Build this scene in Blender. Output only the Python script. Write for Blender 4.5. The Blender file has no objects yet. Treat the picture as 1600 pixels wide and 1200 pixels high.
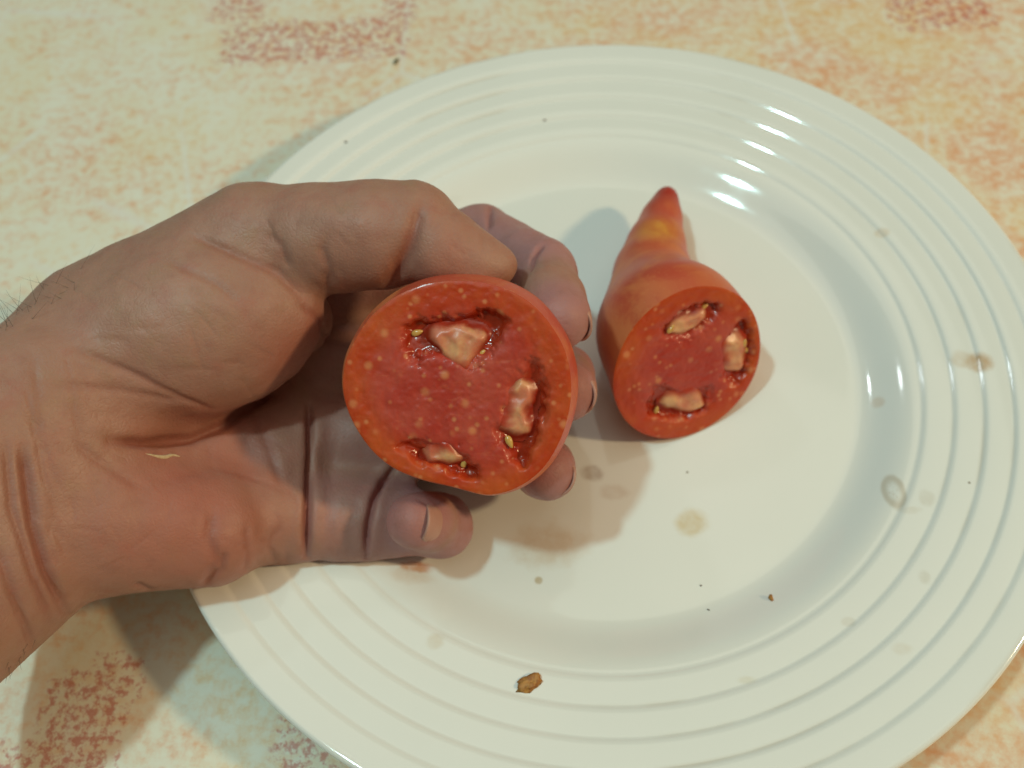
import bpy, math, random
import numpy as np
from mathutils import Vector, Matrix
from mathutils.bvhtree import BVHTree

S = 0.009                      # all modelling below is in centimetres, meshes are written in metres
scene = bpy.context.scene
col = scene.collection
random.seed(4); rng = np.random.default_rng(7)

# ------------------------------------------------------------------ camera
# world: origin on the table under the plate's centre, x right, y away, z up
CAM = np.array([-1.33192, -15.70020, 27.03055])
M = np.array([[0.99840504, -0.02864271, -0.04865148],
              [0.0, -0.8617469, 0.50733842],
              [-0.0564568, -0.50652924, -0.86037245]])   # rows: world axes; columns: camera right / down / forward
FOC = 1500.0
def ray(px, py):
    d = M @ np.array([(px - 800) / FOC, (py - 600) / FOC, 1.0])
    return d
def W(px, py, z):
    """point at height z (cm) seen in the direction of photo pixel px, py"""
    d = ray(px, py)
    return CAM + d * ((z - CAM[2]) / d[2])

cam_d = bpy.data.cameras.new('camera')
cam = bpy.data.objects.new('camera', cam_d); col.objects.link(cam)
cam_d.sensor_width = 36.0; cam_d.lens = 36.0 * FOC / 1600.0
cam_d.clip_start = 0.01; cam_d.clip_end = 50
R3 = Matrix(((M[0][0], -M[0][1], -M[0][2]), (M[1][0], -M[1][1], -M[1][2]), (M[2][0], -M[2][1], -M[2][2])))
cam.matrix_world = Matrix.Translation(Vector(CAM * S)) @ R3.to_4x4()
cam_d.dof.use_dof = True; cam_d.dof.focus_distance = 0.205; cam_d.dof.aperture_fstop = 12.5
scene.camera = cam

# ------------------------------------------------------------------ light
world = bpy.data.worlds.new('World'); scene.world = world; world.use_nodes = True
bg = world.node_tree.nodes['Background']
bg.inputs['Color'].default_value = (1.0, 0.82, 0.58, 1); bg.inputs['Strength'].default_value = 0.11

def lamp(name, direction, dist, size, power, color, size_y=None):
    l = bpy.data.lights.new(name, 'AREA'); l.energy = power; l.color = color
    l.shape = 'ELLIPSE'; l.size = size; l.size_y = size_y or size
    o = bpy.data.objects.new(name, l); col.objects.link(o)
    d = Vector(direction).normalized()
    o.location = d * dist + Vector((0, -0.02, 0.03))
    o.rotation_euler = (-d).to_track_quat('-Z', 'Y').to_euler()
    return o
lamp('warm_lamp', (0.81, -0.13, 0.58), 1.3, 0.10, 8.0, (1.0, 0.75, 0.42))
lamp('cool_lamp', (-0.33, -0.06, 0.94), 1.5, 0.10, 7.8, (0.56, 0.98, 1.0), 0.08)
lamp('ceiling_bounce', (0.0, 0.10, 1.0), 1.6, 1.8, 7.2, (1.0, 0.97, 0.82))
lamp('glint_lamp', (-0.40, 0.57, 0.72), 1.2, 0.06, 0.40, (0.85, 0.95, 1.0))  # small lamp added only for the glints on the well's right wall

vs = scene.view_settings
vs.view_transform = 'Standard'; vs.look = 'None'; vs.exposure = -0.17; vs.gamma = 1.0; vs.use_curve_mapping = False
scene.cycles.use_denoising = True

# ------------------------------------------------------------------ helpers
def tag(o, label=None, cat=None, kind=None, group=None):
    if label: o['label'] = label
    if cat: o['category'] = cat
    if kind: o['kind'] = kind
    if group: o['group'] = group
    return o

def mesh_obj(name, V, F, mat, parent=None, smooth=True, scale=S):
    me = bpy.data.meshes.new(name)
    me.from_pydata((np.asarray(V) * scale).tolist(), [], [tuple(int(i) for i in f) for f in F])
    me.validate(); me.update()
    if smooth: me.polygons.foreach_set('use_smooth', [True] * len(me.polygons))
    if mat: me.materials.append(mat)
    o = bpy.data.objects.new(name, me); col.objects.link(o)
    if parent: o.parent = parent
    return o

def attr(o, name, vals):
    a = o.data.attributes.new(name, 'FLOAT', 'POINT')
    a.data.foreach_set('value', np.asarray(vals, np.float32))

class NT:
    """tiny node-tree writer"""
    def __init__(s, name):
        s.m = bpy.data.materials.new(name); s.m.use_nodes = True
        s.t = s.m.node_tree; s.b = s.t.nodes['Principled BSDF']
        s.obj = None
    def n(s, typ, **kw):
        x = s.t.nodes.new(typ)
        for k, v in kw.items(): setattr(x, k, v)
        return x
    def put(s, sock, v):
        if isinstance(v, bpy.types.NodeSocket): s.t.links.new(v, sock)
        elif isinstance(v, (tuple, list)) and len(v) == 3 and sock.type == 'RGBA': sock.default_value = (*v, 1)
        else: sock.default_value = v
    def co(s):
        if s.obj is None: s.obj = s.n('ShaderNodeTexCoord').outputs['Object']
        return s.obj
    def mapped(s, scale=(1, 1, 1), loc=(0, 0, 0)):
        x = s.n('ShaderNodeMapping'); s.put(x.inputs['Vector'], s.co())
        x.inputs['Scale'].default_value = scale; x.inputs['Location'].default_value = loc
        return x.outputs[0]
    def noise(s, scale, detail=4, rough=.55, vec=None, dist=0.0):
        x = s.n('ShaderNodeTexNoise'); s.put(x.inputs['Vector'], vec or s.co())
        x.inputs['Scale'].default_value = scale; x.inputs['Detail'].default_value = detail
        x.inputs['Roughness'].default_value = rough; x.inputs['Distortion'].default_value = dist
        return x.outputs['Fac']
    def voro(s, scale, feature='F1', vec=None, rnd=1.0, out='Distance'):
        x = s.n('ShaderNodeTexVoronoi', feature=feature); s.put(x.inputs['Vector'], vec or s.co())
        x.inputs['Scale'].default_value = scale; x.inputs['Randomness'].default_value = rnd
        return x.outputs[out]
    def math(s, op, a, b=0.0, c=0.0, clamp=False):
        x = s.n('ShaderNodeMath', operation=op, use_clamp=clamp)
        s.put(x.inputs[0], a); s.put(x.inputs[1], b); s.put(x.inputs[2], c); return x.outputs[0]
    def ramp(s, v, lo, hi, a=0.0, b=1.0):
        x = s.n('ShaderNodeMapRange', interpolation_type='SMOOTHSTEP')
        s.put(x.inputs['Value'], v)
        if lo <= hi: vals = (lo, hi, a, b)
        else: vals = (hi, lo, b, a)
        for i, q in zip((1, 2, 3, 4), vals): x.inputs[i].default_value = q
        return x.outputs[0]
    def mix(s, f, a, b, mode='MIX'):
        x = s.n('ShaderNodeMix', data_type='RGBA', blend_type=mode)
        s.put(x.inputs[0], f); s.put(x.inputs[6], a); s.put(x.inputs[7], b); return x.outputs[2]
    def at(s, name): return s.n('ShaderNodeAttribute', attribute_name=name).outputs['Fac']
    def near(s, p, sx, sy=None, sz=None):
        """normalised distance from point p (cm), ellipsoid radii in cm"""
        sy = sy or sx; sz = sz or sx
        x = s.n('ShaderNodeVectorMath', operation='SUBTRACT'); s.put(x.inputs[0], s.co()); x.inputs[1].default_value = tuple(np.array(p) * S)
        y = s.n('ShaderNodeVectorMath', operation='DIVIDE'); s.put(y.inputs[0], x.outputs[0]); y.inputs[1].default_value = (sx * S, sy * S, sz * S)
        z = s.n('ShaderNodeVectorMath', operation='LENGTH'); s.put(z.inputs[0], y.outputs[0]); return z.outputs['Value']
    def bump(s, h, strength, dist, prev=None):
        x = s.n('ShaderNodeBump'); s.put(x.inputs['Height'], h)
        x.inputs['Strength'].default_value = strength; x.inputs['Distance'].default_value = dist
        if prev: s.put(x.inputs['Normal'], prev)
        return x.outputs[0]
    def done(s, color=None, rough=None, normal=None, **kw):
        if color is not None: s.put(s.b.inputs['Base Color'], color)
        if rough is not None: s.put(s.b.inputs['Roughness'], rough)
        if normal is not None: s.put(s.b.inputs['Normal'], normal)
        for k, v in kw.items(): s.put(s.b.inputs[k.replace('_', ' ')], v)
        return s.m

# ------------------------------------------------------------------ table
def table_material():
    m = NT('printed_tablecloth')
    big = m.noise(14, 3, .5, m.mapped((1, 1.3, 1)))
    blot = m.noise(110, 5, .65, m.mapped((.8, 1.25, 1)), .3)
    fine = m.noise(300, 3, .6)
    grain = m.noise(1500, 2, .5)
    # more pigment towards the right and the far right corner of the print
    x = m.n('ShaderNodeSeparateXYZ'); m.put(x.inputs[0], m.co())
    side = m.ramp(x.outputs['X'], -0.16, 0.08)
    amt = m.math('ADD', m.math('MULTIPLY', blot, .46), m.math('MULTIPLY', fine, .66))
    amt = m.math('ADD', amt, m.math('MULTIPLY', m.math('SUBTRACT', big, .5), .30))
    amt = m.math('ADD', amt, m.math('MULTIPLY', side, .10))
    mask = m.ramp(amt, .46, .88)
    hue = m.noise(30, 2)
    orange = m.mix(m.ramp(hue, .4, .65), (.76, .34, .15), (.78, .48, .19))
    white = m.mix(m.ramp(m.noise(40, 3), .35, .7), (.81, .78, .66), (.80, .74, .57))
    c = m.mix(m.math('MULTIPLY', mask, .85), white, orange)
    # crackled pale lines
    ed = m.voro(22, 'DISTANCE_TO_EDGE', m.mapped((1, .6, 1)))
    ln = m.math('MULTIPLY', m.ramp(ed, .035, 0.0), m.ramp(m.noise(20, 2), .45, .6))
    c = m.mix(m.math('MULTIPLY', ln, .6), c, (.80, .79, .73))
    # red sponge-printed blocks
    red = None
    blocks = [(490, 62, 150, 34, 0), (372, 12, 45, 20, 0), (625, 15, 26, 22, 0), (1470, 12, 85, 32, 0),
              (1410, 28, 20, 20, 0), (125, 1140, 70, 95, .2), (180, 1060, 45, 40, 0), (468, 1165, 42, 50, 0), (20, 1190, 60, 30, 0), (510, 1185, 24, 22, 0)]
    for (px, py, rx, ry, _) in blocks:
        p = W(px, py, 0); e = W(px + rx, py, 0); g = W(px, py + ry, 0)
        rx_, ry_ = abs(e[0] - p[0]), abs(g[1] - p[1])
        sb = m.n('ShaderNodeVectorMath', operation='SUBTRACT'); m.put(sb.inputs[0], m.co()); sb.inputs[1].default_value = tuple(p * S)
        ab = m.n('ShaderNodeVectorMath', operation='ABSOLUTE'); m.put(ab.inputs[0], sb.outputs[0])
        sx = m.n('ShaderNodeSeparateXYZ'); m.put(sx.inputs[0], ab.outputs[0])
        k = m.math('MULTIPLY', m.ramp(sx.outputs[0], (rx_ + .35) * S, (rx_ - .5) * S), m.ramp(sx.outputs[1], (ry_ + .35) * S, (ry_ - .4) * S))
        red = k if red is None else m.math('MAXIMUM', red, k)
    sp = m.noise(430, 3, .65)
    rm = m.ramp(m.math('ADD', sp, m.math('MULTIPLY', red, .13)), .55, .74)
    rm = m.math('MULTIPLY', rm, m.ramp(red, 0, .5))
    c = m.mix(m.math('MULTIPLY', rm, .68), c, m.mix(m.noise(120), (.58, .13, .09), (.50, .09, .08)))
    return m.done(c, m.ramp(grain, .2, .8, .42, .6), m.bump(m.math('ADD', fine, grain), .12, .0004), Specular_IOR_Level=.35)

def build_table():
    n = 40; V = []; F = []
    for j in range(n + 1):
        for i in range(n + 1):
            x = -60 + 120 * i / n; y = -60 + 120 * j / n
            V.append((x, y, -0.03 + .03 * math.sin(x * .21 + 1) * math.sin(y * .17)))
    for j in range(n):
        for i in range(n): a = j * (n + 1) + i; F.append((a, a + 1, a + n + 2, a + n + 1))
    o = mesh_obj('tabletop', V, F, table_material())
    tag(o, 'cream tabletop printed with mottled orange and red sponge marks', 'tabletop', 'structure')
build_table()

# ------------------------------------------------------------------ plate
PLATE_TOP = []
RING = [9.55, 10.38, 11.18, 11.95, 12.70, 13.5]
def plate_material():
    m = NT('white_glazed_china')
    c = m.mix(m.ramp(m.noise(25, 3), .3, .75), (.84, .845, .80), (.82, .83, .785))
    n1 = m.noise(120, 4, .6); n2 = m.noise(420, 3, .6)
    # dried food stains, and orange patches below the little finger: (pixel, height, radius x, radius y, colour, strength, threshold softness)
    st = [(855, 852, .75, 1.35, .85, (.55, .33, .12), .4), (1079, 818, .75, .62, .5, (.62, .44, .15), .60),
          (927, 740, .75, .42, .32, (.30, .17, .08), .55), (655, 890, .8, .65, .25, (.60, .20, .05), .8),
          (1532, 566, 1.9, .48, .42, (.50, .27, .07), .75), (1502, 560, 1.85, .35, .35, (.55, .36, .15), .35),
          (1376, 368, 1.6, .28, .2, (.62, .42, .2), .4), (1370, 632, .9, .25, .25, (.6, .36, .18), .35),
          (1446, 780, 1.6, .25, .3, (.45, .38, .24), .25), (1420, 800, 1.5, .35, .16, (.5, .38, .2), .2),
          (842, 907, .75, .13, .13, (.45, .3, .1), .7), (960, 770, .75, .5, .35, (.5, .33, .2), .3), (680, 1005, 1.5, .3, .28, (.6, .45, .25), .35),
          (1405, 1018, 1.7, .35, .2, (.6, .45, .25), .22), (1323, 975, 1.5, .22, .16, (.5, .4, .25), .25),
          (1165, 1065, 1.55, .3, .14, (.6, .5, .25), .25), (1440, 905, 1.6, .2, .28, (.45, .38, .24), .25), (640, 905, .9, .9, .4, (.60, .36, .16), .35)]
    for (px, py, z, rx, ry, cc, k) in st:
        d = m.near(W(px, py, z), rx, ry, 1.0)
        d = m.math('ADD', d, m.math('MULTIPLY', m.math('SUBTRACT', n1, .5), 1.1))
        f = m.math('MULTIPLY', m.ramp(d, 1.05, .45), m.ramp(n2, .2, .7, .55, 1.0))
        c = m.mix(m.math('MULTIPLY', f, k), c, cc)
    # dried water ring on the well's wall
    d = m.near(W(1393, 776, 1.15), .30, .60, 1.0)
    d = m.math('ADD', d, m.math('MULTIPLY', m.math('SUBTRACT', n1, .5), .35))
    ringm = m.math('MULTIPLY', m.ramp(d, .4, .85), m.ramp(d, 1.2, .9))
    ringm = m.math('MAXIMUM', ringm, m.math('MULTIPLY', m.ramp(d, .9, .6), m.ramp(n2, .5, .68)))
    c = m.mix(m.math('MULTIPLY', ringm, .45), c, (.40, .29, .15))
    # patchy brown tint along the grooves
    g = m.math('MULTIPLY', m.at('groove'), m.ramp(m.noise(26, 3, .6), .5, .72))
    c = m.mix(m.math('MULTIPLY', g, .35), c, (.52, .42, .28))
    # scattered specks
    v = m.voro(75); sp = m.math('MULTIPLY', m.ramp(v, .035, .02), m.ramp(m.noise(15, 1), .58, .64))
    c = m.mix(m.math('MULTIPLY', sp, .75), c, (.2, .15, .09))
    rough = m.ramp(n1, .3, .8, .055, .11)
    return m.done(c, rough, m.bump(m.noise(60, 2), .03, .001), Specular_IOR_Level=.5, Coat_Weight=.2, Coat_Roughness=.04)

def build_plate():
    prof = []                                   # (radius, z, groove)
    for i in range(34): r = 7.8 * i / 33; prof.append((r, .79 - .05 * (1 - (r / 7.8) ** 2), 0))
    for i in range(1, 25):                      # rounded wall of the well
        t = i / 24; r = 7.8 + 1.75 * t
        zz = .79 + .74 * (3 * t * t - 2 * t ** 3) * .92 + .07 * t
        prof.append((r, zz, 0))
    z0 = prof[-1][1]; slope = (2.30 - z0) / (13.5 - 9.55)
    for k in range(5):                          # five stepped rings
        a, b = RING[k], RING[k + 1]
        za = z0 + slope * (a - 9.55)
        for i in range(1, 17):
            t = i / 16; r = a + (b - a) * t
            base = za + slope * (b - a) * t
            bulge = .055 * (1 - (1 - min(1, t / .22)) ** 2) * (1 - max(0, (t - .22) / .78) ** 1.4)
            if k == 4: bulge *= .8
            prof.append((r, base + bulge, max(0, 1 - t / .10) if t < .5 else max(0, (t - .9) / .1)))
    zt = prof[-1][1]
    PLATE_TOP.extend([(r, z + .004) for r, z, g in prof])
    for a in range(1, 9):                       # rolled lip and underside
        t = math.pi * a / 8
        prof.append((13.5 + .13 * math.sin(t), zt - .13 + .13 * math.cos(t), 0))
    for r, z in ((12.6, 1.78), (11.3, 1.48), (10.0, 1.18), (9.3, .9), (8.8, .55), (8.4, .25), (8.25, .05), (8.1, .0), (7.8, .0), (7.65, .05), (7.55, .3), (4, .36), (0, .38)):
        prof.append((r, z, 0))
    n = 288; V = []; F = []; G = []
    for (r, z, g) in prof:
        for i in range(n):
            a = 2 * math.pi * i / n
            V.append((r * math.cos(a), r * math.sin(a), z + .004)); G.append(g)
    for j in range(len(prof) - 1):
        for i in range(n):
            a = j * n + i; b = j * n + (i + 1) % n
            F.append((a, b, b + n, a + n))
    # no holes at the two poles: their rings have radius 0, collapse them
    o = mesh_obj('dinner_plate', V, F, plate_material())
    attr(o, 'groove', G)
    tag(o, 'white china dinner plate with concentric ridged rim under the tomato pieces', 'plate')
    return o
build_plate()

# ------------------------------------------------------------------ implicit surfaces
def rcone(p, a, b, r1, r2):
    a = np.asarray(a, float); b = np.asarray(b, float)
    ba = b - a; l2 = float(ba @ ba); rr = r1 - r2; a2 = l2 - rr * rr; il2 = 1.0 / l2
    pa = p - a; y = pa @ ba; z = y - l2
    x2 = np.maximum(l2 * (l2 * np.einsum('...i,...i', pa, pa) - y * y), 0)
    y2 = y * y * l2; z2 = z * z * l2
    k = np.sign(rr) * rr * rr * x2
    d = (np.sqrt(x2 * a2 * il2) + y * rr) * il2 - r1
    c1 = np.sign(z) * a2 * z2 > k; c2 = np.sign(y) * a2 * y2 < k
    d = np.where(c2, np.sqrt(x2 + y2) * il2 - r1, d)
    return np.where(c1, np.sqrt(x2 + z2) * il2 - r2, d)
def ellip(p, c, axes, r):
    q = (p - np.asarray(c)) @ np.asarray(axes).T
    r = np.asarray(r, float)
    k0 = np.linalg.norm(q / r, axis=-1); k1 = np.linalg.norm(q / (r * r), axis=-1) + 1e-9
    return k0 * (k0 - 1) / k1
def smin(a, b, k):
    h = np.maximum(k - np.abs(a - b), 0) / k
    return np.minimum(a, b) - h * h * k * .25
def smax(a, b, k): return -smin(-a, -b, k)

def surface_nets(f, lo, hi, h):
    lo = np.asarray(lo, float); n = np.ceil((np.asarray(hi) - lo) / h).astype(int) + 1
    F = np.empty(n, np.float32)
    gy, gz = np.meshgrid(lo[1] + h * np.arange(n[1]), lo[2] + h * np.arange(n[2]), indexing='ij')
    for i in range(0, n[0], 16):
        xs = lo[0] + h * np.arange(i, min(i + 16, n[0]))
        P = np.empty((len(xs), n[1], n[2], 3)); P[..., 0] = xs[:, None, None]; P[..., 1] = gy; P[..., 2] = gz
        F[i:i + 16] = f(P)
    ins = F < 0
    c = n - 1
    acc = np.zeros((*c, 3), np.float32); cnt = np.zeros(c, np.float32)
    sl = lambda o, ax: tuple(slice(o[q], o[q] + c[q]) for q in range(3))
    for ax in range(3):
        oth = [q for q in range(3) if q != ax]
        for u in (0, 1):
            for v in (0, 1):
                o0 = [0, 0, 0]; o0[oth[0]] = u; o0[oth[1]] = v
                o1 = list(o0); o1[ax] = 1
                A = F[sl(o0, ax)]; B = F[sl(o1, ax)]
                m = (A < 0) != (B < 0)
                t = np.where(m, A / np.where(m, A - B, 1), 0)
                for q in range(3):
                    acc[..., q] += np.where(m, t if q == ax else o0[q], 0)
                cnt += m
    cells = cnt > 0
    idx = -np.ones(c, np.int64); ii = np.argwhere(cells); idx[cells] = np.arange(len(ii))
    V = lo + h * (ii + acc[cells] / cnt[cells][:, None])
    quads = []
    for ax in range(3):
        a, b = [(1, 2), (2, 0), (0, 1)][ax]
        s0 = [slice(1, c[q]) for q in range(3)]; s0[ax] = slice(0, c[ax])
        s1 = list(s0); s1[ax] = slice(1, c[ax] + 1)
        A = ins[tuple(s0)]; B = ins[tuple(s1)]
        e = np.argwhere(A != B)
        flip = A[A != B]
        base = e.copy(); base[:, a] += 1; base[:, b] += 1
        def g(da, db):
            k = base.copy(); k[:, a] -= da; k[:, b] -= db
            return idx[k[:, 0], k[:, 1], k[:, 2]]
        q = np.stack([g(1, 1), g(0, 1), g(0, 0), g(1, 0)], 1)
        q[~flip] = q[~flip][:, ::-1]
        quads.append(q)
    return V, np.concatenate(quads)

def grad(f, V, e=.01):
    G = np.empty_like(V)
    for q in range(3):
        d = np.zeros(3); d[q] = e
        G[:, q] = f(V + d) - f(V - d)
    return G / (np.linalg.norm(G, axis=1, keepdims=True) + 1e-9)
def project(f, V, it=2):
    for _ in range(it):
        V = V - grad(f, V) * np.clip(f(V), -.1, .1)[:, None]
    return V
def subdivide(V, Q):
    n = len(V)
    E = np.sort(np.concatenate([Q[:, [0, 1]], Q[:, [1, 2]], Q[:, [2, 3]], Q[:, [3, 0]]]), axis=1)
    U, inv = np.unique(E[:, 0] * (n + 1) + E[:, 1], return_inverse=True)
    ev = (V[U // (n + 1)] + V[U % (n + 1)]) / 2
    fv = V[Q].mean(1)
    m = len(Q); e = inv.reshape(4, m) + n; f = np.arange(m) + n + len(U)
    q = np.concatenate([np.stack([Q[:, k], e[k], f, e[k - 1]], 1) for k in range(4)])
    return np.concatenate([V, ev, fv]), q

def vnoise(P, scale, seed=0):
    """smooth value noise, -1..1"""
    r = np.random.default_rng(seed); T = r.uniform(-1, 1, (32, 32, 32))
    q = P * scale; i = np.floor(q).astype(int); f = q - i; f = f * f * (3 - 2 * f)
    o = 0
    for a in (0, 1):
        for b in (0, 1):
            for c in (0, 1):
                w = (f[..., 0] if a else 1 - f[..., 0]) * (f[..., 1] if b else 1 - f[..., 1]) * (f[..., 2] if c else 1 - f[..., 2])
                o = o + w * T[(i[..., 0] + a) % 32, (i[..., 1] + b) % 32, (i[..., 2] + c) % 32]
    return o

# ------------------------------------------------------------------ tomato pieces
def poly_sd(p, poly):
    """signed distance in 2-D, negative inside"""
    poly = np.asarray(poly); d = np.full(p.shape[:-1], 1e9); s = np.zeros(p.shape[:-1], bool)
    for a, b in zip(poly, np.roll(poly, -1, 0)):
        e = b - a; w = p - a
        t = np.clip((w @ e) / (e @ e), 0, 1)
        q = w - t[..., None] * e
        d = np.minimum(d, (q ** 2).sum(-1))
        c = (a[1] <= p[..., 1]) != (b[1] <= p[..., 1])
        x = a[0] + (p[..., 1] - a[1]) / (e[1] if abs(e[1]) > 1e-9 else 1e-9) * e[0]
        s ^= c & (p[..., 0] < x)
    d = np.sqrt(d)
    return np.where(s, -d, d)

def flesh_material():
    m = NT('wet_tomato_flesh')
    edge = m.at('edge'); cav = m.at('cavity')
    n1 = m.noise(90, 4, .6); n2 = m.noise(350, 3, .6)
    wall = m.mix(m.ramp(n1, .35, .7), (.50, .045, .007), (.56, .090, .012))
    core = m.mix(m.ramp(n1, .3, .7), (.44, .036, .020), (.52, .075, .042))
    e = m.math('ADD', edge, m.math('MULTIPLY', m.math('SUBTRACT', n1, .5), .5))
    c = m.mix(m.ramp(e, .25, 1.05), wall, core)
    # pale vascular dots
    dots = None
    for sc_, lo_, k_ in ((190, .27, .62), (330, .27, .55)):
        v = m.voro(sc_, rnd=1.0, vec=m.mapped((1, 1, 1), (.013 * k_, .1, .2)))
        g_ = m.math('MULTIPLY', m.math('MULTIPLY', m.ramp(v, lo_, .06), m.ramp(m.noise(sc_ * .45, 2), .28, .52)), k_)
        dots = g_ if dots is None else m.math('MAXIMUM', dots, g_)
    c = m.mix(dots, c, (.74, .30, .12))
    fib = m.noise(260, 3, .7, m.mapped((.5, 1.6, 1)), 1.2)
    c = m.mix(m.ramp(fib, .55, .75, 0, .22), c, (.66, .16, .07))
    # wet gel lining the seed chambers
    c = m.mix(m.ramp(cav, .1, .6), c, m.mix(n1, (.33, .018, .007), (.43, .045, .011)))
    h = m.math('ADD', m.math('MULTIPLY', n1, .7), m.math('MULTIPLY', n2, .35))
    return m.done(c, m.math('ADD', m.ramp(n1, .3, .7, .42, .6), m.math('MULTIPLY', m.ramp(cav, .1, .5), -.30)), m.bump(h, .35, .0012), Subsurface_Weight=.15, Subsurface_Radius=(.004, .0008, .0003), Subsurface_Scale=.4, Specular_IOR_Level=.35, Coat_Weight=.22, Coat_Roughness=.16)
def pulp_material():
    m = NT('tomato_pulp')
    n1 = m.noise(110, 4, .6); n2 = m.noise(420, 3, .6)
    c = m.mix(m.ramp(n1, .40, .64), (.64, .20, .11), (.78, .42, .20))
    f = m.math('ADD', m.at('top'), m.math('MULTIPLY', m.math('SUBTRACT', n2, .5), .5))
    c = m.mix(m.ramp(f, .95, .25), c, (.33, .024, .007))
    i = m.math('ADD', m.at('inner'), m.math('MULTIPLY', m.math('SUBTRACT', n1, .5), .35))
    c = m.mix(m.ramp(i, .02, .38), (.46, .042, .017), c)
    return m.done(c, .34, m.bump(n1, .12, .0010), Subsurface_Weight=.3, Subsurface_Radius=(.004, .0015, .0008), Subsurface_Scale=.5, Specular_IOR_Level=.5)
def seed_material():
    m = NT('tomato_seed')
    return m.done(m.mix(m.noise(300), (.62, .30, .06), (.70, .44, .13)), .18, Specular_IOR_Level=.6)
def skin_material(name, tip=None):
    m = NT(name)
    n1 = m.noise(60, 5, .62, None, .6); n2 = m.noise(28, 3)
    c = m.mix(m.ramp(n1, .40, .60), (.53, .075, .036), (.65, .18, .060))
    c = m.mix(m.ramp(n2, .45, .66, 0, .8), c, (.56, .10, .055))
    if tip is not None:
        c = m.mix(m.math('MULTIPLY', m.ramp(m.near(tip[1], .95), 1.2, .1), m.ramp(n1, .35, .65, .3, .9)), c, (.74, .40, .05))
        c = m.mix(m.ramp(m.near(tip[0], 1.75), 1.1, .3), c, (.42, .032, .018))
    sp = m.voro(900); c = m.mix(m.math('MULTIPLY', m.ramp(sp, .3, .1), .25), c, (.62, .30, .12))
    return m.done(c, m.ramp(n1, .3, .7, .34, .48), m.bump(m.noise(700, 2), .05, .0003), Subsurface_Weight=.12, Subsurface_Radius=(.004, .001, .0006), Subsurface_Scale=.4, Specular_IOR_Level=.4)
FLESH = flesh_material(); PULP = pulp_material(); SEED = seed_material()

def plane_frame(c, nrm):
    n = np.asarray(nrm, float); n /= np.linalg.norm(n)
    u = M[:, 0] - n * (M[:, 0] @ n); u /= np.linalg.norm(u)
    v = np.cross(n, u)
    return np.asarray(c, float), u, v, n
def to_plane(fr, px, py):
    c, u, v, n = fr; d = ray(px, py); t = ((c - CAM) @ n) / (d @ n); w = CAM + d * t - c
    return np.array([w @ u, w @ v])
def px_poly(fr, pts, sc, ox, oy): return np.array([to_plane(fr, ox + x / sc, oy + y / sc) for x, y in pts])

def smooth_poly(P, it=2):
    P = np.asarray(P, float)
    for _ in range(it):
        Q = np.roll(P, -1, 0); P = np.stack([.75 * P + .25 * Q, .25 * P + .75 * Q], 1).reshape(-1, 2)
    return P

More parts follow.
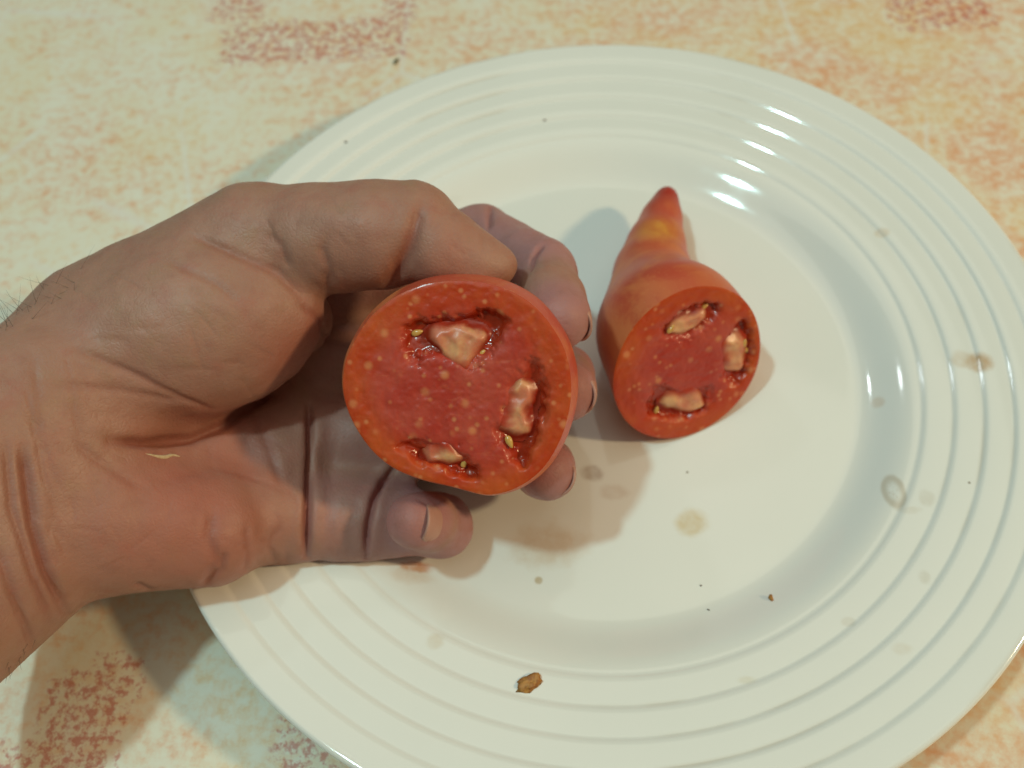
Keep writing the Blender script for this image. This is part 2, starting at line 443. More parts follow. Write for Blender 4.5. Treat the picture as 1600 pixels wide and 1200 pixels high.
def cut_face(parent, fr, outline, locules, pulps, seeds, depth=.27):
    """outline: (n,2) boundary in plane coordinates; a relief disc with real seed chambers"""
    c, u, v, n = fr
    no = len(outline); nr = 110
    rr = np.concatenate([np.linspace(0.0, 1, nr)])
    G = outline[None] * rr[:, None, None]
    sd = np.full(G.shape[:2], 9.0)
    for L in locules: sd = np.minimum(sd, poly_sd(G, smooth_poly(L)))
    q3 = np.concatenate([G, np.zeros((*G.shape[:2], 1))], -1)
    wob = vnoise(q3, 5, 3) * .035 + vnoise(q3, 11, 4) * .022
    s = np.clip(-(sd - .15 + wob * 2.4) / .34, 0, 1); s = s * s * (3 - 2 * s)
    rad = np.linalg.norm(G, axis=-1)             # chambers open out towards the core
    for L in locules:
        Ls = smooth_poly(L); cc = Ls.mean(0); rc_ = np.linalg.norm(cc); ext = (Ls @ (cc / rc_)).max() - (Ls @ (cc / rc_)).min()
        ins = poly_sd(G, Ls) < .12
        k_ = np.clip(((G @ (cc / rc_)) - rc_ + ext * .55) / (ext * .75), 0, 1)
        s = np.where(ins, s * (.25 + .75 * k_), s)
    hgt = -depth * s * (1 + 2.5 * wob) + wob * .35
    lip = np.clip((rr - .955) / .045, 0, 1)[:, None]
    hgt = hgt * (1 - lip) - .02 * lip ** 2
    # flesh sags a little towards the chambers
    hgt -= .05 * np.exp(-np.maximum(sd, 0) / .12) * (1 - lip)
    V = c + G[..., :1] * u + G[..., 1:] * v + hgt[..., None] * n
    V = V.reshape(-1, 3); F = []
    for j in range(nr - 1):
        for i in range(no):
            a = j * no + i; b = j * no + (i + 1) % no
            F.append((a, a + no, b + no, b) if j else (a, a + no, b + no))
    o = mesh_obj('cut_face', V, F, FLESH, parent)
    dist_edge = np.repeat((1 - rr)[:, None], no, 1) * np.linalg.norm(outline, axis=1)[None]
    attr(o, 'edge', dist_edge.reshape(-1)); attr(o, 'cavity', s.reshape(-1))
    for k, Pp in enumerate(pulps):
        P = smooth_poly(Pp); lo = P.min(0) - .28; hi = P.max(0) + .28; st = .035
        nx, ny = np.ceil((hi - lo) / st).astype(int) + 1
        gx, gy = np.meshgrid(lo[0] + st * np.arange(nx), lo[1] + st * np.arange(ny), indexing='ij')
        g = np.stack([gx, gy], -1); d = poly_sd(g, P)
        q3 = np.concatenate([g, np.full((*g.shape[:2], 1), k * 3.1)], -1)
        w = vnoise(q3, 3.6, 8) * .07 + vnoise(q3, 8, 9) * .02
        t = np.clip(-(d - .20 + w * 1.3) / .38, 0, 1); t = t * t * (3 - 2 * t)
        h = -depth * 1.04 + (depth * .94) * t + w * t * .8
        Vp = c + g[..., :1] * u + g[..., 1:] * v + h[..., None] * n
        Fp = []
        keep = d < .24
        for i in range(nx - 1):
            for j in range(ny - 1):
                if keep[i:i + 2, j:j + 2].all(): a = i * ny + j; Fp.append((a, a + ny, a + ny + 1, a + 1))
        used = np.unique(np.array(Fp)); mp = -np.ones(nx * ny, int); mp[used] = np.arange(len(used))
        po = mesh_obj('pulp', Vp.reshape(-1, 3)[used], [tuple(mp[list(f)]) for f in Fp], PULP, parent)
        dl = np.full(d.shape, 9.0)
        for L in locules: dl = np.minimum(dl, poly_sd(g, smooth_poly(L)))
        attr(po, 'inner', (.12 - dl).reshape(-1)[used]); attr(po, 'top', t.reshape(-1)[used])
    for L in locules:                         # loose seeds in the gel around the pulp
        Ls = smooth_poly(L); got = 0
        for _ in range(60):
            q = rng.uniform(Ls.min(0), Ls.max(0))
            if poly_sd(q[None], Ls)[0] < -.04 and min(poly_sd(q[None], smooth_poly(Pq))[0] for Pq in pulps) > .0 and got < 1:
                seeds = seeds + [(q, rng.uniform(0, 3.1), .13, .07, -depth * .80)]; got += 1
    for (p0, ang, a, b, hh) in seeds:
        nu, nv = 14, 10; Vs = []; Fs = []
        ca, sa = math.cos(ang), math.sin(ang)
        for j in range(nv + 1):
            th = math.pi * j / nv
            for i in range(nu):
                ph = 2 * math.pi * i / nu
                x = a * math.cos(th); tap = 1 - .35 * math.cos(th)
                y = b * math.sin(th) * math.cos(ph) * tap; z = .06 * math.sin(th) * math.sin(ph)
                Vs.append(c + u * (p0[0] + ca * x - sa * y) + v * (p0[1] + sa * x + ca * y) + n * (hh + z))
        for j in range(nv):
            for i in range(nu): Fs.append((j * nu + i, j * nu + (i + 1) % nu, (j + 1) * nu + (i + 1) % nu, (j + 1) * nu + i))
        mesh_obj('seed', np.array(Vs), Fs, SEED, parent)
    return o

def resample_polar(poly, n):
    """radius of closed polygon (about 0,0) for n angles, smoothed"""
    P = smooth_poly(poly, 3); a = np.arctan2(P[:, 1], P[:, 0]); r = np.hypot(P[:, 0], P[:, 1]); k = np.argsort(a)
    th = np.linspace(-math.pi, math.pi, n, endpoint=False)
    R = np.interp(th, a[k], r[k], period=2 * math.pi)
    return th, R

def empty(name, loc):
    o = bpy.data.objects.new(name, None); col.objects.link(o); o.empty_display_size = .02
    o.location = Vector(np.array(loc) * S); return o
def keep_at(root):
    """children were modelled in world coordinates: cancel the parent's offset"""
    for ch in root.children: ch.matrix_parent_inverse = Matrix.Translation(-root.location)

# --- the half held in the hand
VIEW = -(M @ np.array([-.057, 0.0, 1.0])); VIEW /= np.linalg.norm(VIEW)     # towards the camera
N1 = VIEW - .13 * M[:, 0] + .12 * M[:, 1]
T1 = plane_frame(W(716, 603, 7.05), N1)
Z6 = (3.158, 510, 410)
out1 = px_poly(T1, [(78, 600), (92, 480), (135, 390), (185, 305), (250, 235), (335, 170), (430, 125), (530, 98), (640, 90), (760, 96), (860, 120), (960, 165), (1040, 225), (1110, 310), (1165, 400), (1198, 500), (1210, 600), (1205, 700), (1180, 810), (1140, 910), (1085, 1000), (1020, 1065), (940, 1115), (860, 1142), (780, 1150), (700, 1128), (600, 1100), (500, 1080), (400, 1048), (320, 1010), (245, 950), (185, 880), (125, 780), (92, 690)], *Z6)
LOC1 = [px_poly(T1, p, *Z6) for p in (
    [(370, 345), (440, 290), (540, 278), (620, 290), (700, 262), (780, 238), (850, 262), (888, 290), (855, 340), (835, 410), (795, 450), (740, 500), (690, 515), (640, 490), (580, 462), (520, 455), (440, 485), (400, 500), (388, 420)],
    [(900, 600), (950, 545), (1005, 488), (1035, 510), (1060, 600), (1088, 680), (1075, 770), (1045, 840), (1008, 900), (990, 985), (950, 1005), (912, 960), (880, 925), (862, 870), (815, 828), (875, 815), (888, 760), (900, 690)],
    [(345, 905), (400, 878), (465, 885), (510, 905), (600, 905), (660, 950), (700, 990), (742, 1020), (738, 1072), (690, 1060), (600, 1022), (500, 1002), (440, 975), (385, 935)])]
PUL1 = [px_poly(T1, p, *Z6) for p in (
    [(490, 365), (550, 322), (640, 308), (700, 318), (760, 345), (795, 378), (750, 430), (725, 480), (720, 570), (630, 580), (585, 470), (525, 415)],
    [(905, 605), (965, 550), (1015, 610), (1025, 680), (1000, 720), (992, 765), (1012, 810), (965, 852), (890, 850), (830, 810), (815, 740), (860, 660)],
    [(480, 925), (525, 868), (615, 850), (650, 920), (685, 968), (650, 995), (560, 990), (500, 1003), (488, 960)],
    [(740, 690), (790, 712), (870, 705), (890, 730), (820, 740), (770, 725)])]
sd1 = [(to_plane(T1, 510 + 902 / 3.158, 410 + 890 / 3.158), -1.15, .17, .085, -.10), (to_plane(T1, 510 + 440 / 3.158, 410 + 350 / 3.158), .3, .15, .08, -.26)]

def held_tomato():
    root = empty('tomato_half', T1[0])
    tag(root, 'larger round half tomato held in the hand, cut face towards the viewer', 'tomato')
    c, u, v, n = T1
    th, R = resample_polar(out1, 300)
    outl = np.stack([R * np.cos(th), R * np.sin(th)], 1)
    cut_face(root, T1, outl, LOC1, PUL1, sd1)
    Rm = R.mean(); V = []; F = []; nt = 40; D = 3.2
    for j in range(nt + 1):
        t = j / nt; ang = t * math.pi / 2
        dep = .02 + D * math.sin(ang)
        s = (math.cos(ang) ** .82 if t < 1 else 0) * (1 + .10 * math.sin(min(1, t * 2.2) * math.pi))
        rr = R * (1 - .35 * t) + Rm * .35 * t
        for i in range(len(th)):
            V.append(c + u * rr[i] * s * math.cos(th[i]) + v * rr[i] * s * math.sin(th[i]) - n * dep)
    k = len(th)
    for j in range(nt):
        for i in range(k): F.append((j * k + i, j * k + (i + 1) % k, (j + 1) * k + (i + 1) % k, (j + 1) * k + i)[::-1])
    mesh_obj('skin', np.array(V), F, skin_material('tomato_skin_round'), root)
    keep_at(root)
held_tomato()

# --- the horned half lying on the plate
N2 = np.array([.36, -.82, .46])
T2 = plane_frame(W(1076, 574, 2.95), N2)
Z5 = (2.727, 900, 270)
LOC2 = [px_poly(T2, p, *Z5) for p in (
    [(375, 675), (420, 620), (480, 588), (570, 560), (612, 562), (600, 612), (560, 650), (500, 695), (420, 705), (380, 695)],
    [(715, 615), (738, 680), (750, 740), (740, 830), (705, 892), (662, 912), (628, 862), (635, 800), (636, 720), (680, 660)],
    [(325, 912), (380, 915), (430, 950), (520, 925), (585, 910), (578, 965), (560, 1012), (500, 1048), (400, 1046), (318, 1038), (302, 1000), (328, 960)])]
PUL2 = [px_poly(T2, p, *Z5) for p in (
    [(390, 688), (425, 630), (480, 612), (545, 585), (572, 598), (550, 642), (480, 688), (415, 700)],
    [(610, 705), (700, 690), (738, 718), (732, 760), (712, 790), (734, 822), (700, 862), (640, 850), (590, 790)],
    [(410, 940), (470, 880), (530, 900), (540, 975), (562, 1000), (485, 1034), (400, 1010), (375, 985)])]
sd2 = [(to_plane(T2, 900 + 408 / 2.727, 270 + 670 / 2.727), .9, .15, .07, -.06), (to_plane(T2, 900 + 722 / 2.727, 270 + 730 / 2.727), 1.4, .14, .07, -.06)]
def horned_tomato():
    c, u, v, n = T2
    root = empty('tomato_half', (c[0], c[1], .75))
    tag(root, 'smaller horned tomato half lying on the plate, pointed tip away from its cut face', 'tomato')
    P = [(1080, 572, 2.95, 2.42), (1048, 520, 2.88, 2.16), (1028, 474, 2.6, 1.55), (1019, 430, 2.4, 1.22), (1025, 384, 2.3, .93), (1033, 343, 2.2, .66), (1042, 306, 2.2, .36)]
    C = [W(a, b, z) for a, b, z, r in P]; Rr = [p[3] for p in P]
    def f(p):
        d = rcone(p, c - n * -.3, C[1], Rr[0], Rr[1])
        d = smin(d, rcone(p, C[1], C[2], Rr[1], Rr[2]), .3)
        for k in (2, 3, 4, 5): d = smin(d, rcone(p, C[k], C[k + 1], Rr[k], Rr[k + 1]), .2)
        return d + vnoise(p, .7, 5) * .02
    tip = C[6] + (C[6] - C[5]) / np.linalg.norm(C[6] - C[5]) * .4
    ctr = [c, c - n * .55, C[1] * .5 + (c - n * 1.4) * .5, C[2], C[3], C[4], C[5], C[6], tip]
    tt = np.linspace(0, 1, 61)
    ctr = np.array(ctr); L = np.concatenate([[0], np.cumsum(np.linalg.norm(np.diff(ctr, axis=0), axis=1))]); L /= L[-1]
    sp = np.stack([np.interp(tt, L, ctr[:, q]) for q in range(3)], 1)
    for _ in range(6): sp[1:-1] = .25 * sp[:-2] + .5 * sp[1:-1] + .25 * sp[2:]
    tan = np.gradient(sp, axis=0); tan /= np.linalg.norm(tan, axis=1, keepdims=True)
    k = 220; th = np.linspace(-math.pi, math.pi, k, endpoint=False); V = []
    for j in range(len(tt)):
        w = min(1, tt[j] / .45); w = w * w * (3 - 2 * w)
        t = -n * (1 - w) + tan[j] * w; t /= np.linalg.norm(t)
        a = u - t * (u @ t); a /= np.linalg.norm(a); b = -np.cross(t, a)
        D = a * np.cos(th)[:, None] + b * np.sin(th)[:, None]
        lo_ = np.zeros(k); hi_ = np.full(k, 3.6)
        for _ in range(22):
            m_ = (lo_ + hi_) / 2; ins = f(sp[j] + D * m_[:, None]) < 0
            lo_ = np.where(ins, m_, lo_); hi_ = np.where(ins, hi_, m_)
        V.append(sp[j] + D * lo_[:, None])
    V = np.array(V)
    for _ in range(3): V[1:-1] = .25 * V[:-2] + .5 * V[1:-1] + .25 * V[2:]
    ring0 = V[0] - c
    outl = np.stack([ring0 @ u, ring0 @ v], 1)
    F = [(j * k + i, j * k + (i + 1) % k, (j + 1) * k + (i + 1) % k, (j + 1) * k + i)[::-1] for j in range(len(tt) - 1) for i in range(k)]
    VV = V.reshape(-1, 3).copy(); VV[:k] -= n * .02
    print('tomato2 lowest z', VV[:, 2].min(), 'tip', tip)
    mesh_obj('skin', VV, F, skin_material('tomato_skin_horned', (tip, W(1038, 372, 3.0))), root)
    cut_face(root, T2, outl, LOC2, PUL2, sd2, .23)
    keep_at(root)
horned_tomato()

# ------------------------------------------------------------------ hand
# joints: photo direction (px, py) + height z in cm -> world; radius in cm
DROP = 2.2; GR = 1.11
J = lambda px, py, z: W(px, py, z - DROP)
ax_t = lambda a, b: (lambda x: (x / np.linalg.norm(x)))(np.asarray(b) - np.asarray(a))
def frame_from(x, approx):
    x = x / np.linalg.norm(x); z = approx - x * (approx @ x); z /= np.linalg.norm(z)
    return np.array([x, np.cross(z, x), z])

FING = {   # name: [(px, py, z, r) MCP, PIP, DIP, TIP]
    'index':  [(450, 462, 6.0, 1.15), (752, 374, 6.5, .96), (850, 424, 7.9, .83), (876, 497, 8.9, .66)],
    'middle': [(475, 570, 4.9, 1.18), (800, 528, 4.5, .98), (880, 588, 6.0, .80), (886, 612, 7.6, .66)],
    'ring':   [(480, 688, 4.6, 1.16), (770, 676, 4.2, .98), (848, 728, 5.0, .78), (856, 738, 6.6, .62)],
    'little': [(455, 806, 4.6, 1.14), (618, 812, 4.15, .96), (689, 822, 4.3, .76), (648, 815, 5.8, .62)],
}
FJ = {k: [J(a, b, z) for a, b, z, r in v] for k, v in FING.items()}
FR = {k: [q[3] for q in v] for k, v in FING.items()}
TH = [(170, 530, 8.0, 1.95), (397, 376, 9.4, 1.30), (642, 358, 10.0, 1.17), (774, 414, 9.65, .50)]
TJ = [J(a, b, z) for a, b, z, r in TH]; TR = [q[3] for q in TH]
PALMC = J(400, 640, 12.0)          # a point in front of the palm, towards the viewer

def rc(p, a, b, r1, r2): return rcone(p, a, b, r1 * GR, r2 * GR)
def hand_sdf(p):
    # forearm and wrist
    d = rc(p, J(130, 610, 8.0), J(-230, 820, 9.2), 2.15, 2.5)
    d = smin(d, rc(p, J(120, 775, 7.0), J(-170, 985, 8.0), 1.95, 2.3), 1.2)
    # metacarpals
    for (a, ra), k in (((J(170, 610, 6.8), 1.6), 'index'), ((J(165, 680, 6.2), 1.6), 'middle'), ((J(155, 740, 6.1), 1.6), 'ring'), ((J(150, 800, 6.2), 1.6), 'little')):
        d = smin(d, rc(p, a, FJ[k][0], ra, FR[k][0]), .7)
    # hypothenar
    d = smin(d, rc(p, J(190, 815, 6.7), J(330, 828, 5.9), 1.62, 1.30), .6)
    # distal palm pads under the finger roots
    d = smin(d, rc(p, J(425, 795, 5.2), J(440, 720, 5.2), .95, .85), .45)
    d = smin(d, rc(p, J(440, 720, 5.2), J(445, 640, 5.2), .85, .8), .45)
    # thumb metacarpal, thenar eminence and web
    d = smin(d, rc(p, TJ[0], TJ[1], TR[0], TR[1]), .7)
    A = frame_from(J(480, 470, 8.6) - J(180, 560, 8.3), PALMC - J(310, 520, 8.3))
    d = smin(d, ellip(p, J(305, 522, 8.6), A, np.array((3.1, 2.0, 1.75)) * GR), .6)
    d = smin(d, rc(p, J(400, 490, 8.3), J(462, 500, 7.2), 1.1, .9), .5)
    palm = d
    # thumb
    t = rc(p, TJ[1], TJ[2], TR[1], TR[2] * .96)
    t = smin(t, rc(p, J(500, 378, 9.7), J(585, 372, 9.95), 1.22, 1.2), .4)
    q = rc(p, J(652, 368, 10.0), TJ[3], 1.0, TR[3])
    q = smin(q, rc(p, J(695, 394, 9.9), J(742, 413, 9.8), .86, .60), .35)
    t = smin(t, q, .22)
    D = smin(palm, t, .45)
    prox = None
    for k in ('index', 'middle', 'ring', 'little'):
        j, r = FJ[k], FR[k]
        g = rc(p, j[0], j[1], r[0], r[1] * .97)
        m1 = (j[0] * .45 + j[1] * .55); g = smin(g, rc(p, m1, j[0] * .25 + j[1] * .75, r[1] * 1.10, r[1] * 1.02), .3)
        prox = g if prox is None else smin(prox, g, .8)
    D = smin(D, smin(palm, prox, .38), .10)
    for k in ('index', 'middle', 'ring', 'little'):
        j, r = FJ[k], FR[k]
        g = rc(p, j[1], j[2], r[1] * .96, r[2] * .98)
        s = rc(p, j[2], j[3], r[2] * .97, r[3])
        pad = j[2] * .42 + j[3] * .58
        inn = T1[0] - pad; inn /= np.linalg.norm(inn)
        s = smin(s, rc(p, pad + inn * .10, j[3] + inn * .05, r[2] * .92, r[3] * .98), .25)
        D = smin(D, smin(g, s, .35 if k == 'little' else .14), .13)
    # the back of the hand rests on the plate and flattens against it
    rr = np.hypot(p[..., 0], p[..., 1])
    pz = np.interp(rr, [0, 7.8, 9.55, 13.66, 13.7, 14.5], [.82, .86, 1.68, 2.47, 2.47, -2.0])
    return smax(D, pz - p[..., 2], .25)

def build_hand():
    lo = np.array([-17.5, -14.5, 0.3]); hi = np.array([2.4, 4.2, 10.6])
    V, Q = surface_nets(hand_sdf, lo, hi, .19)
    V = project(hand_sdf, V, 3)
    print('hand bbox', V.min(0), V.max(0))
    rr_ = np.hypot(V[:, 0], V[:, 1]); pz = np.where(rr_ < 8, .79, np.where(rr_ < 9.55, .79 + (rr_ - 8) * .55, np.where(rr_ < 13.6, 1.65 + .165 * (rr_ - 9.55), 0)))
    cl = V[:, 2] - pz; k_ = cl.argmin(); print('clearance', cl.min(), V[k_])
    V, Q = subdivide(V, Q); V = project(hand_sdf, V, 1)
    base_bvh = BVHTree.FromPolygons((V).tolist(), Q.tolist())
    cv = Vector(CAM)
    def hit(px, py):
        d = Vector(ray(px, py)).normalized(); h = base_bvh.ray_cast(cv, d); return None if h[0] is None else np.array(h[0])
    V, Q = subdivide(V, Q); V = project(hand_sdf, V, 1)
    Nn = grad(hand_sdf, V, .03)
    # flexion creases and skin folds: polyline in 3-D on the skin, half width (cm), depth (cm)
    CR = [
        ([(483, 632), (484, 680), (483, 760), (480, 830), (477, 892)], .10, .26),
        ([(620, 728), (598, 752), (584, 780), (574, 825), (571, 882)], .09, .22),
        ([(660, 318), (650, 350), (638, 390), (622, 425), (606, 452)], .15, .17),
        ([(767, 322), (765, 340), (764, 358)], .08, .10),
        ([(848, 383), (834, 402), (828, 425)], .07, .13),
        ([(172, 689), (225, 693), (300, 686), (352, 664), (400, 628), (450, 592)], .13, .20),
        ([(115, 690), (150, 718), (186, 742), (220, 760)], .10, .05),
        ([(34, 700), (42, 755), (50, 820), (72, 893), (112, 975)], .11, .19),
        ([(8, 690), (18, 790), (48, 890), (86, 992)], .09, .10),
        ([(-8, 850), (25, 940), (60, 1030)], .09, .09),
        ([(60, 640), (62, 720), (85, 790)], .10, .04),
        ([(118, 545), (200, 580), (285, 622), (330, 640)], .09, .07),
        ([(255, 405), (330, 438), (372, 470)], .09, .05),
        ([(300, 368), (362, 394), (432, 425), (478, 468)], .11, .10),
        ([(70, 598), (190, 610), (290, 628)], .10, .045),
        ([(415, 365), (440, 385), (452, 420)], .12, .05),
        ([(500, 380), (512, 420), (515, 455)], .12, .06),
        ([(332, 795), (326, 840), (340, 878), (322, 908)], .13, .09),
        ([(352, 862), (346, 890), (318, 915)], .10, .10),
        ([(385, 820), (388, 860), (384, 890)], .10, .06),
        ([(210, 912), (226, 918), (245, 928)], .10, .08),
        ([(240, 760), (330, 730), (395, 745)], .15, .04),
        ([(395, 640), (420, 700), (440, 760)], .12, .07),
        ([(470, 475), (500, 500), (512, 540)], .10, .08),
        ([(430, 880), (420, 850), (440, 820)], .08, .04),
        ([(515, 660), (520, 760), (515, 860)], .12, .03),
        ([(652, 780), (672, 790), (688, 812), (682, 836), (664, 848)], .06, .06),
    ]
    # fine lines: wrist, thenar, palm, finger skin
    fr = np.random.default_rng(31)
    for (x0, x1, y0, y1, ang, sp, cnt, ln, dp) in ((10, 120, 560, 960, 1.25, .25, 16, 90, .035), (120, 420, 400, 640, .45, .35, 18, 80, .022), (130, 430, 700, 900, .2, .9, 18, 60, .022),
                                                   (490, 570, 660, 880, 1.5, .15, 7, 50, .018), (400, 620, 310, 440, 1.35, .3, 12, 45, .022), (660, 760, 360, 420, 1.2, .3, 5, 30, .016), (430, 478, 660, 880, 1.4, .3, 6, 60, .025)):
        for _ in range(cnt):
            x, y = fr.uniform(x0, x1), fr.uniform(y0, y1); a = ang + fr.normal(0, sp); l = ln * fr.uniform(.4, 1); bend = fr.normal(0, .15)
            CR.append(([(x + (t * math.cos(a) - t * t * bend * math.sin(a)) * l, y + (t * math.sin(a) + t * t * bend * math.cos(a)) * l) for t in (-.5, -.17, .17, .5)], fr.uniform(.045, .08), dp * fr.uniform(.4, .9)))
    disp = np.zeros(len(V)); cm = np.zeros(len(V))
    for pts, hw, dep in CR:
        if dep < .2: hw *= 1.2; dep *= .8
        P3 = []
        for (a, b), (c_, d_) in zip(pts[:-1], pts[1:]):
            for t in np.linspace(0, 1, 7)[: 7 if (c_, d_) == pts[-1] else 6]:
                h = hit(a + (c_ - a) * t, b + (d_ - b) * t)
                if h is not None: P3.append(h)
        if len(P3) < 3: continue
        P3 = np.array(P3)
        lo_ = P3.min(0) - hw * 4; hi_ = P3.max(0) + hw * 4
        sel = np.where(((V > lo_) & (V < hi_)).all(1))[0]
        best = np.full(len(sel), 1e9); par = np.zeros(len(sel))
        for k in range(len(P3) - 1):
            a, b = P3[k], P3[k + 1]; e = b - a; L2 = e @ e
            if L2 > 1.5 or L2 < 1e-8: continue
            w = V[sel] - a; t = np.clip(w @ e / L2, 0, 1)
            dd = np.linalg.norm(w - t[:, None] * e, axis=1)
            m = dd < best; best[m] = dd[m]; par[m] = (k + t[m]) / (len(P3) - 1)
        fade = np.clip(np.minimum(par, 1 - par) / .18 + .25, 0, 1)
        g = np.exp(-(best / hw) ** 2 * 1.1) * fade
        swell = np.exp(-((best - hw * 2.6) / (hw * 1.7)) ** 2) * fade
        disp[sel] += -dep * g + (dep * .16 if dep > .12 else dep * .05) * swell
        cm[sel] = np.maximum(cm[sel], g * min(1, dep / .12))
    disp = np.maximum(disp, -.28)
    disp += vnoise(V, 1.3, 11) * .03 + vnoise(V, 3.1, 12) * .012
    V = V + Nn * disp[:, None]
    o = mesh_obj('hand', V, Q, hand_material())
    attr(o, 'crease', cm)
    # skin colouring: flushed palm and finger pads
    fl = np.zeros(len(V))
    for px, py, r, k in ((300, 800, 2.6, .9), (380, 720, 1.6, .9), (200, 860, 1.8, .5), (420, 820, 1.0, .5), (455, 560, 1.2, .8), (490, 520, .8, .8), (640, 815, .8, .5), (700, 400, 1.0, .4), (560, 400, 1.2, .3)):
        h = hit(px, py)
        if h is not None: fl = np.maximum(fl, k * np.exp(-((V - h) ** 2).sum(1) / (r * r)))
    for k in FJ:
        fl = np.maximum(fl, .8 * np.exp(-((V - FJ[k][3]) ** 2).sum(1) / .5))
    attr(o, 'flush', fl)
    fg = np.zeros(len(V))          # finger tone, with the cool lamp's mauve cast painted into it
    for k in FJ:
        for a in np.linspace(.12, 1, 8): fg = np.maximum(fg, np.exp(-np.maximum(np.linalg.norm(V - (FJ[k][0] * (1 - a) + FJ[k][1] * a), axis=1) - .9, 0) ** 2 / .12))
        for a in np.linspace(0, 1, 5): fg = np.maximum(fg, np.exp(-np.maximum(np.linalg.norm(V - (FJ[k][1] * (1 - a) + FJ[k][2] * a), axis=1) - .9, 0) ** 2 / .12))
        fg = np.maximum(fg, np.exp(-np.maximum(np.linalg.norm(V - FJ[k][3], axis=1) - .7, 0) ** 2 / .12))
    attr(o, 'finger', fg)
    tag(o, 'bare left hand cupped palm up, holding the round tomato half above the plate', 'hand')
    # nails
    for k in ('index', 'middle', 'ring', 'little'):
        j, r = FJ[k], FR[k]
        T = ax_t(j[2], j[3])
        cr, cd, cf = M[:, 0], M[:, 1], M[:, 2]
        Dn = {'index': cr * .9 - cd * .25 + cf * .6, 'middle': cr * .9 + cf * .45, 'ring': cr * .75 + cd * .3 + cf * .8, 'little': cr * .95 + cd * .12}[k]
        Dn = Dn - T * (Dn @ T); Dn /= np.linalg.norm(Dn)
        Sd = np.cross(T, Dn)
        rt = r[3] * GR; Lh = {'index': .7, 'middle': .7, 'ring': .6, 'little': .78}[k]; nu, nv = 17, 15; Vn = []
        for b in range(nv):
            v_ = b / (nv - 1)
            for a in range(nu):
                u_ = -1 + 2 * a / (nu - 1); ph = u_ * .85 * (1 - .22 * abs(2 * v_ - 1) ** 3)
                edge = 1 - .18 * abs(u_) ** 2.5 * (1 if v_ > .5 else -.3)
                along = (-.62 + 1.12 * v_ * edge)
                rad = rt * (1.02 - .10 * v_ * v_) + (.03 if k == 'little' else .012) - .05 * (abs(u_) ** 4)
                Vn.append(j[3] + T * (along * Lh + .18) + (Dn * math.cos(ph) + Sd * math.sin(ph)) * rad)
        Fn = [(b * nu + a, b * nu + a + 1, (b + 1) * nu + a + 1, (b + 1) * nu + a) for b in range(nv - 1) for a in range(nu - 1)]
        nl = mesh_obj('fingernail', np.array(Vn), Fn, NAIL, o)
        sm = nl.modifiers.new('thickness', 'SOLIDIFY'); sm.thickness = .0006; sm.offset = 0
    # forearm hairs on the near wrist edge
    return o, hit

def hand_material():
    m = NT('hand_skin')
    n1 = m.noise(45, 4, .6); n2 = m.noise(220, 4, .65); n3 = m.noise(1400, 2, .6)
    n4 = m.noise(130, 5, .7, m.mapped((1, 1, 1), (.3, .1, .7)))
    c = m.mix(m.ramp(n1, .3, .7), (.370, .192, .138), (.420, .224, .160))
    c = m.mix(m.ramp(n4, .5, .72, 0, .5), c, (.405, .155, .116))
    c = m.mix(m.ramp(n4, .48, .32, 0, .6), c, (.37, .212, .134))
    c = m.mix(m.math('MULTIPLY', m.at('finger'), .75), c, (.43, .205, .215))
    c = m.mix(m.math('MULTIPLY', m.at('flush'), m.ramp(n1, .2, .7, .6, 1.0)), c, (.42, .138, .094))
    c = m.mix(m.ramp(n2, .45, .75, 0, .3), c, (.30, .12, .085))
    c = m.mix(m.math('MULTIPLY', m.at('crease'), .55), c, (.27, .075, .055))
    # fine skin lines: stretched cells
    v1 = m.voro(900, 'DISTANCE_TO_EDGE'); v2 = m.voro(330, 'DISTANCE_TO_EDGE', m.mapped((1, 1.8, 1)))
    b = m.bump(m.ramp(v1, 0, .25), .13, .0003); b = m.bump(m.ramp(v2, 0, .10), .05, .0004, b); b = m.bump(n3, .10, .0004, b)
    b = m.bump(n2, .07, .0010, b)
    return m.done(c, m.ramp(n2, .3, .7, .45, .58), b, Subsurface_Weight=.18, Subsurface_Radius=(.006, .0022, .0012), Subsurface_Scale=.5, Specular_IOR_Level=.36)
def nail_material():
    m = NT('fingernail'); n = m.noise(300, 3)
    return m.done(m.mix(n, (.46, .23, .18), (.52, .29, .22)), .42, m.bump(n, .05, .0003), Specular_IOR_Level=.3)
NAIL = nail_material()
HAND, hand_hit = build_hand()

# ------------------------------------------------------------------ small things
def lump(name, p, rx, ry, rz, mat, label, cat, seed, rot=0.0):
    nu, nv = 18, 12; V = []; F = []
    for j in range(nv + 1):
        th = math.pi * j / nv
        for i in range(nu):
            ph = 2 * math.pi * i / nu
            V.append((math.sin(th) * math.cos(ph), math.sin(th) * math.sin(ph), math.cos(th)))
    V = np.array(V); V *= (1 + .5 * vnoise(V + 7.3, 1.9, seed) + .25 * vnoise(V + 3.1, 4.5, seed + 1))[:, None]
    ca, sa = math.cos(rot), math.sin(rot)
    X = V[:, 0] * rx; Y = V[:, 1] * ry
    V = np.stack([ca * X - sa * Y, sa * X + ca * Y, np.maximum(V[:, 2] * rz, -rz * .55)], 1)
    for j in range(nv):
        for i in range(nu): F.append((j * nu + i, (j + 1) * nu + i, (j + 1) * nu + (i + 1) % nu, j * nu + (i + 1) % nu))
    o = mesh_obj(name, V, F, mat); o.location = Vector((np.array(p) + [0, 0, rz * .45]) * S)
    return tag(o, label, cat)
def on_plate(px, py):
    """point of the plate's upper surface seen at a photo pixel"""
    z = 1.0; R_ = [q[0] for q in PLATE_TOP]; Z_ = [q[1] for q in PLATE_TOP]
    for _ in range(12): p = W(px, py, z); z = float(np.interp(math.hypot(p[0], p[1]), R_, Z_))
    return W(px, py, z)
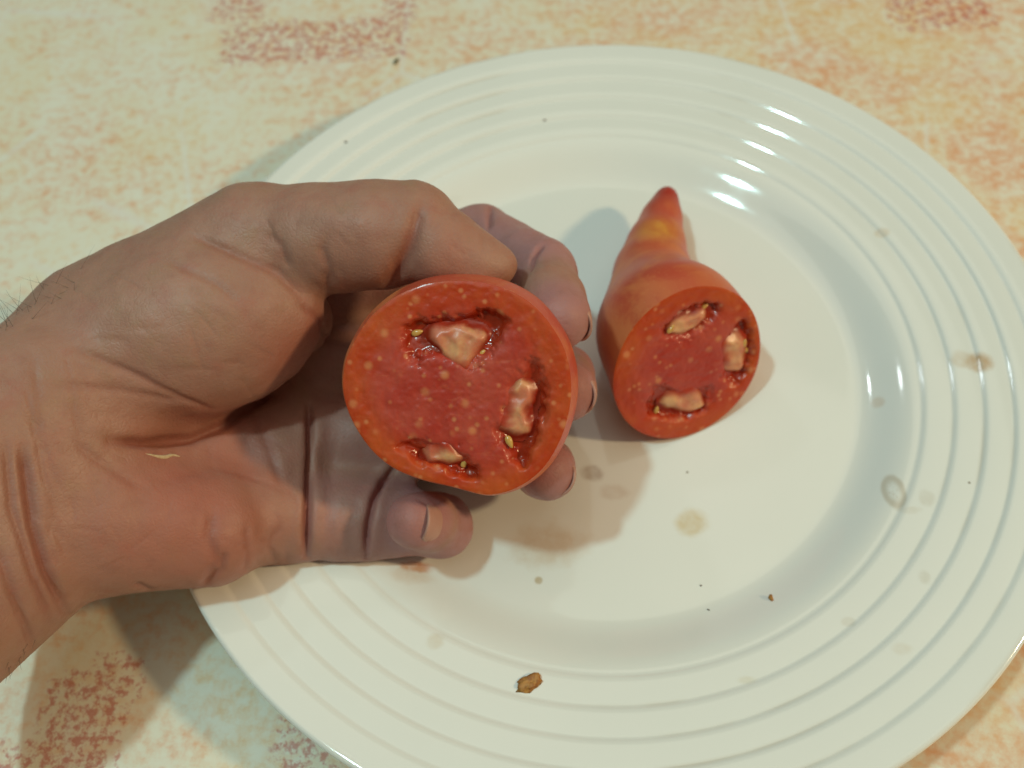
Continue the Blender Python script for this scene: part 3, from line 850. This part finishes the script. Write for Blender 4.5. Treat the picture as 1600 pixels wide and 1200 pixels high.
def simple(name, a, b, sc=900, rough=.6):
    m = NT(name); n = m.noise(sc, 3); return m.done(m.mix(m.ramp(n, .35, .65), a, b), rough, m.bump(n, .5, .0006))
BREAD = simple('toasted_crumb', (.52, .25, .06), (.34, .13, .03)); HERB = simple('dry_herb', (.10, .10, .03), (.05, .06, .02)); SPECK = simple('dark_speck', (.10, .06, .03), (.05, .03, .02)); FLAKE = simple('pale_flake', (.72, .60, .38), (.62, .46, .26), rough=.35)
lump('crumb', on_plate(827, 1068), .34, .20, .08, BREAD, 'golden brown crumb on the near rim of the plate', 'crumb', 21, .35)
lump('crumb', on_plate(1205, 936), .05, .11, .04, BREAD, 'tiny orange crumb on the right of the plate well', 'crumb', 22, .2)
lump('herb_fragment', W(619, 96, 0), .07, .17, .04, HERB, 'tiny dark green herb fragment on the tablecloth beyond the plate', 'herb', 23, -.5)
lump('speck', on_plate(1095, 915), .03, .022, .015, SPECK, 'upper of two tiny black specks low in the plate well', 'speck', 24)
lump('speck', on_plate(1107, 953), .045, .016, .015, SPECK, 'lower and thinner of two tiny black specks in the plate well', 'speck', 25, -.5)
lump('speck', on_plate(851, 188), .05, .04, .02, SPECK, 'black speck on the far ridged rim of the plate', 'speck', 26)
lump('speck', on_plate(540, 222), .05, .04, .02, SPECK, 'dark speck on the rim of the plate beyond the thumb', 'speck', 27)

def strip(name, pts, w, mat, parent=None, nseg=6, up=None, flat=.35):
    """thin tapered strand through 3-D points"""
    pts = np.array(pts, float); t = np.linspace(0, 1, len(pts)); tt = np.linspace(0, 1, len(pts) * 4)
    P = np.stack([np.interp(tt, t, pts[:, q]) for q in range(3)], 1)
    for _ in range(2): P[1:-1] = .25 * P[:-2] + .5 * P[1:-1] + .25 * P[2:]
    T = np.gradient(P, axis=0); T /= np.linalg.norm(T, axis=1, keepdims=True)
    V = []; F = []
    for i in range(len(P)):
        a = np.cross(T[i], up if up is not None else (0.1, .2, 1.0)); a /= np.linalg.norm(a); b = np.cross(T[i], a)
        r = w * (math.sin(math.pi * min(.98, max(.02, tt[i]))) ** .6 if up is not None else (1 - .85 * tt[i]))
        for k in range(nseg):
            q = 2 * math.pi * k / nseg; V.append(P[i] + a * r * math.cos(q) + b * r * math.sin(q) * (flat if up is not None else 1))
    for i in range(len(P) - 1):
        for k in range(nseg): F.append((i * nseg + k, i * nseg + (k + 1) % nseg, (i + 1) * nseg + (k + 1) % nseg, (i + 1) * nseg + k))
    return V, F
pts = [hand_hit(a, b) for a, b in ((228, 709), (243, 713), (258, 715), (270, 711), (282, 713))]
Vf, Ff = strip('flake', [q + VIEW * .05 for q in pts], .055, FLAKE, up=VIEW)
tag(mesh_obj('skin_flake', np.array(Vf), Ff, FLAKE), 'thin pale sliver stuck to the palm below the thumb crease', 'flake')

# forearm hair along the wrist's upper edge and down on the thumb side
m_ = NT('arm_hair'); HAIR = m_.done((.12, .09, .065), .5)
VV, FF = [], []
def hair(px, py, dx, dy, ln, lift=.12):
    h = hand_hit(px, py)
    if h is None: return
    d = M[:, 0] * dx + M[:, 1] * dy; d = d / np.linalg.norm(d)
    k = rng.normal(0, .25, 3)
    P = [h - VIEW * .05 + d * ln * t + (VIEW * lift * math.sin(t * 2.2) + k * .35 * t * t) * ln for t in np.linspace(0, 1, 5)]
    v, f = strip('hair', P, .006, HAIR, nseg=4)
    n0 = sum(len(x) for x in VV); VV.append(np.array(v)); FF.extend([tuple(i + n0 for i in q) for q in f])
for _ in range(34):
    t = rng.uniform(0, 1) ** 1.3; px = 2 + 120 * t; py = 492 - .60 * px + rng.uniform(1, 40)
    hair(px, py, rng.uniform(-1.0, .6), rng.uniform(-.8, -.1), rng.uniform(.3, .9), .04)
for _ in range(12):
    px = rng.uniform(0, 70); py = 1075 - px * .95 - rng.uniform(6, 30)
    hair(px, py, rng.uniform(-.5, .3), rng.uniform(.4, 1.0), rng.uniform(.15, .3))
hair_o = mesh_obj('arm_hair', np.concatenate(VV), FF, HAIR, HAND); tag(hair_o, kind='stuff')
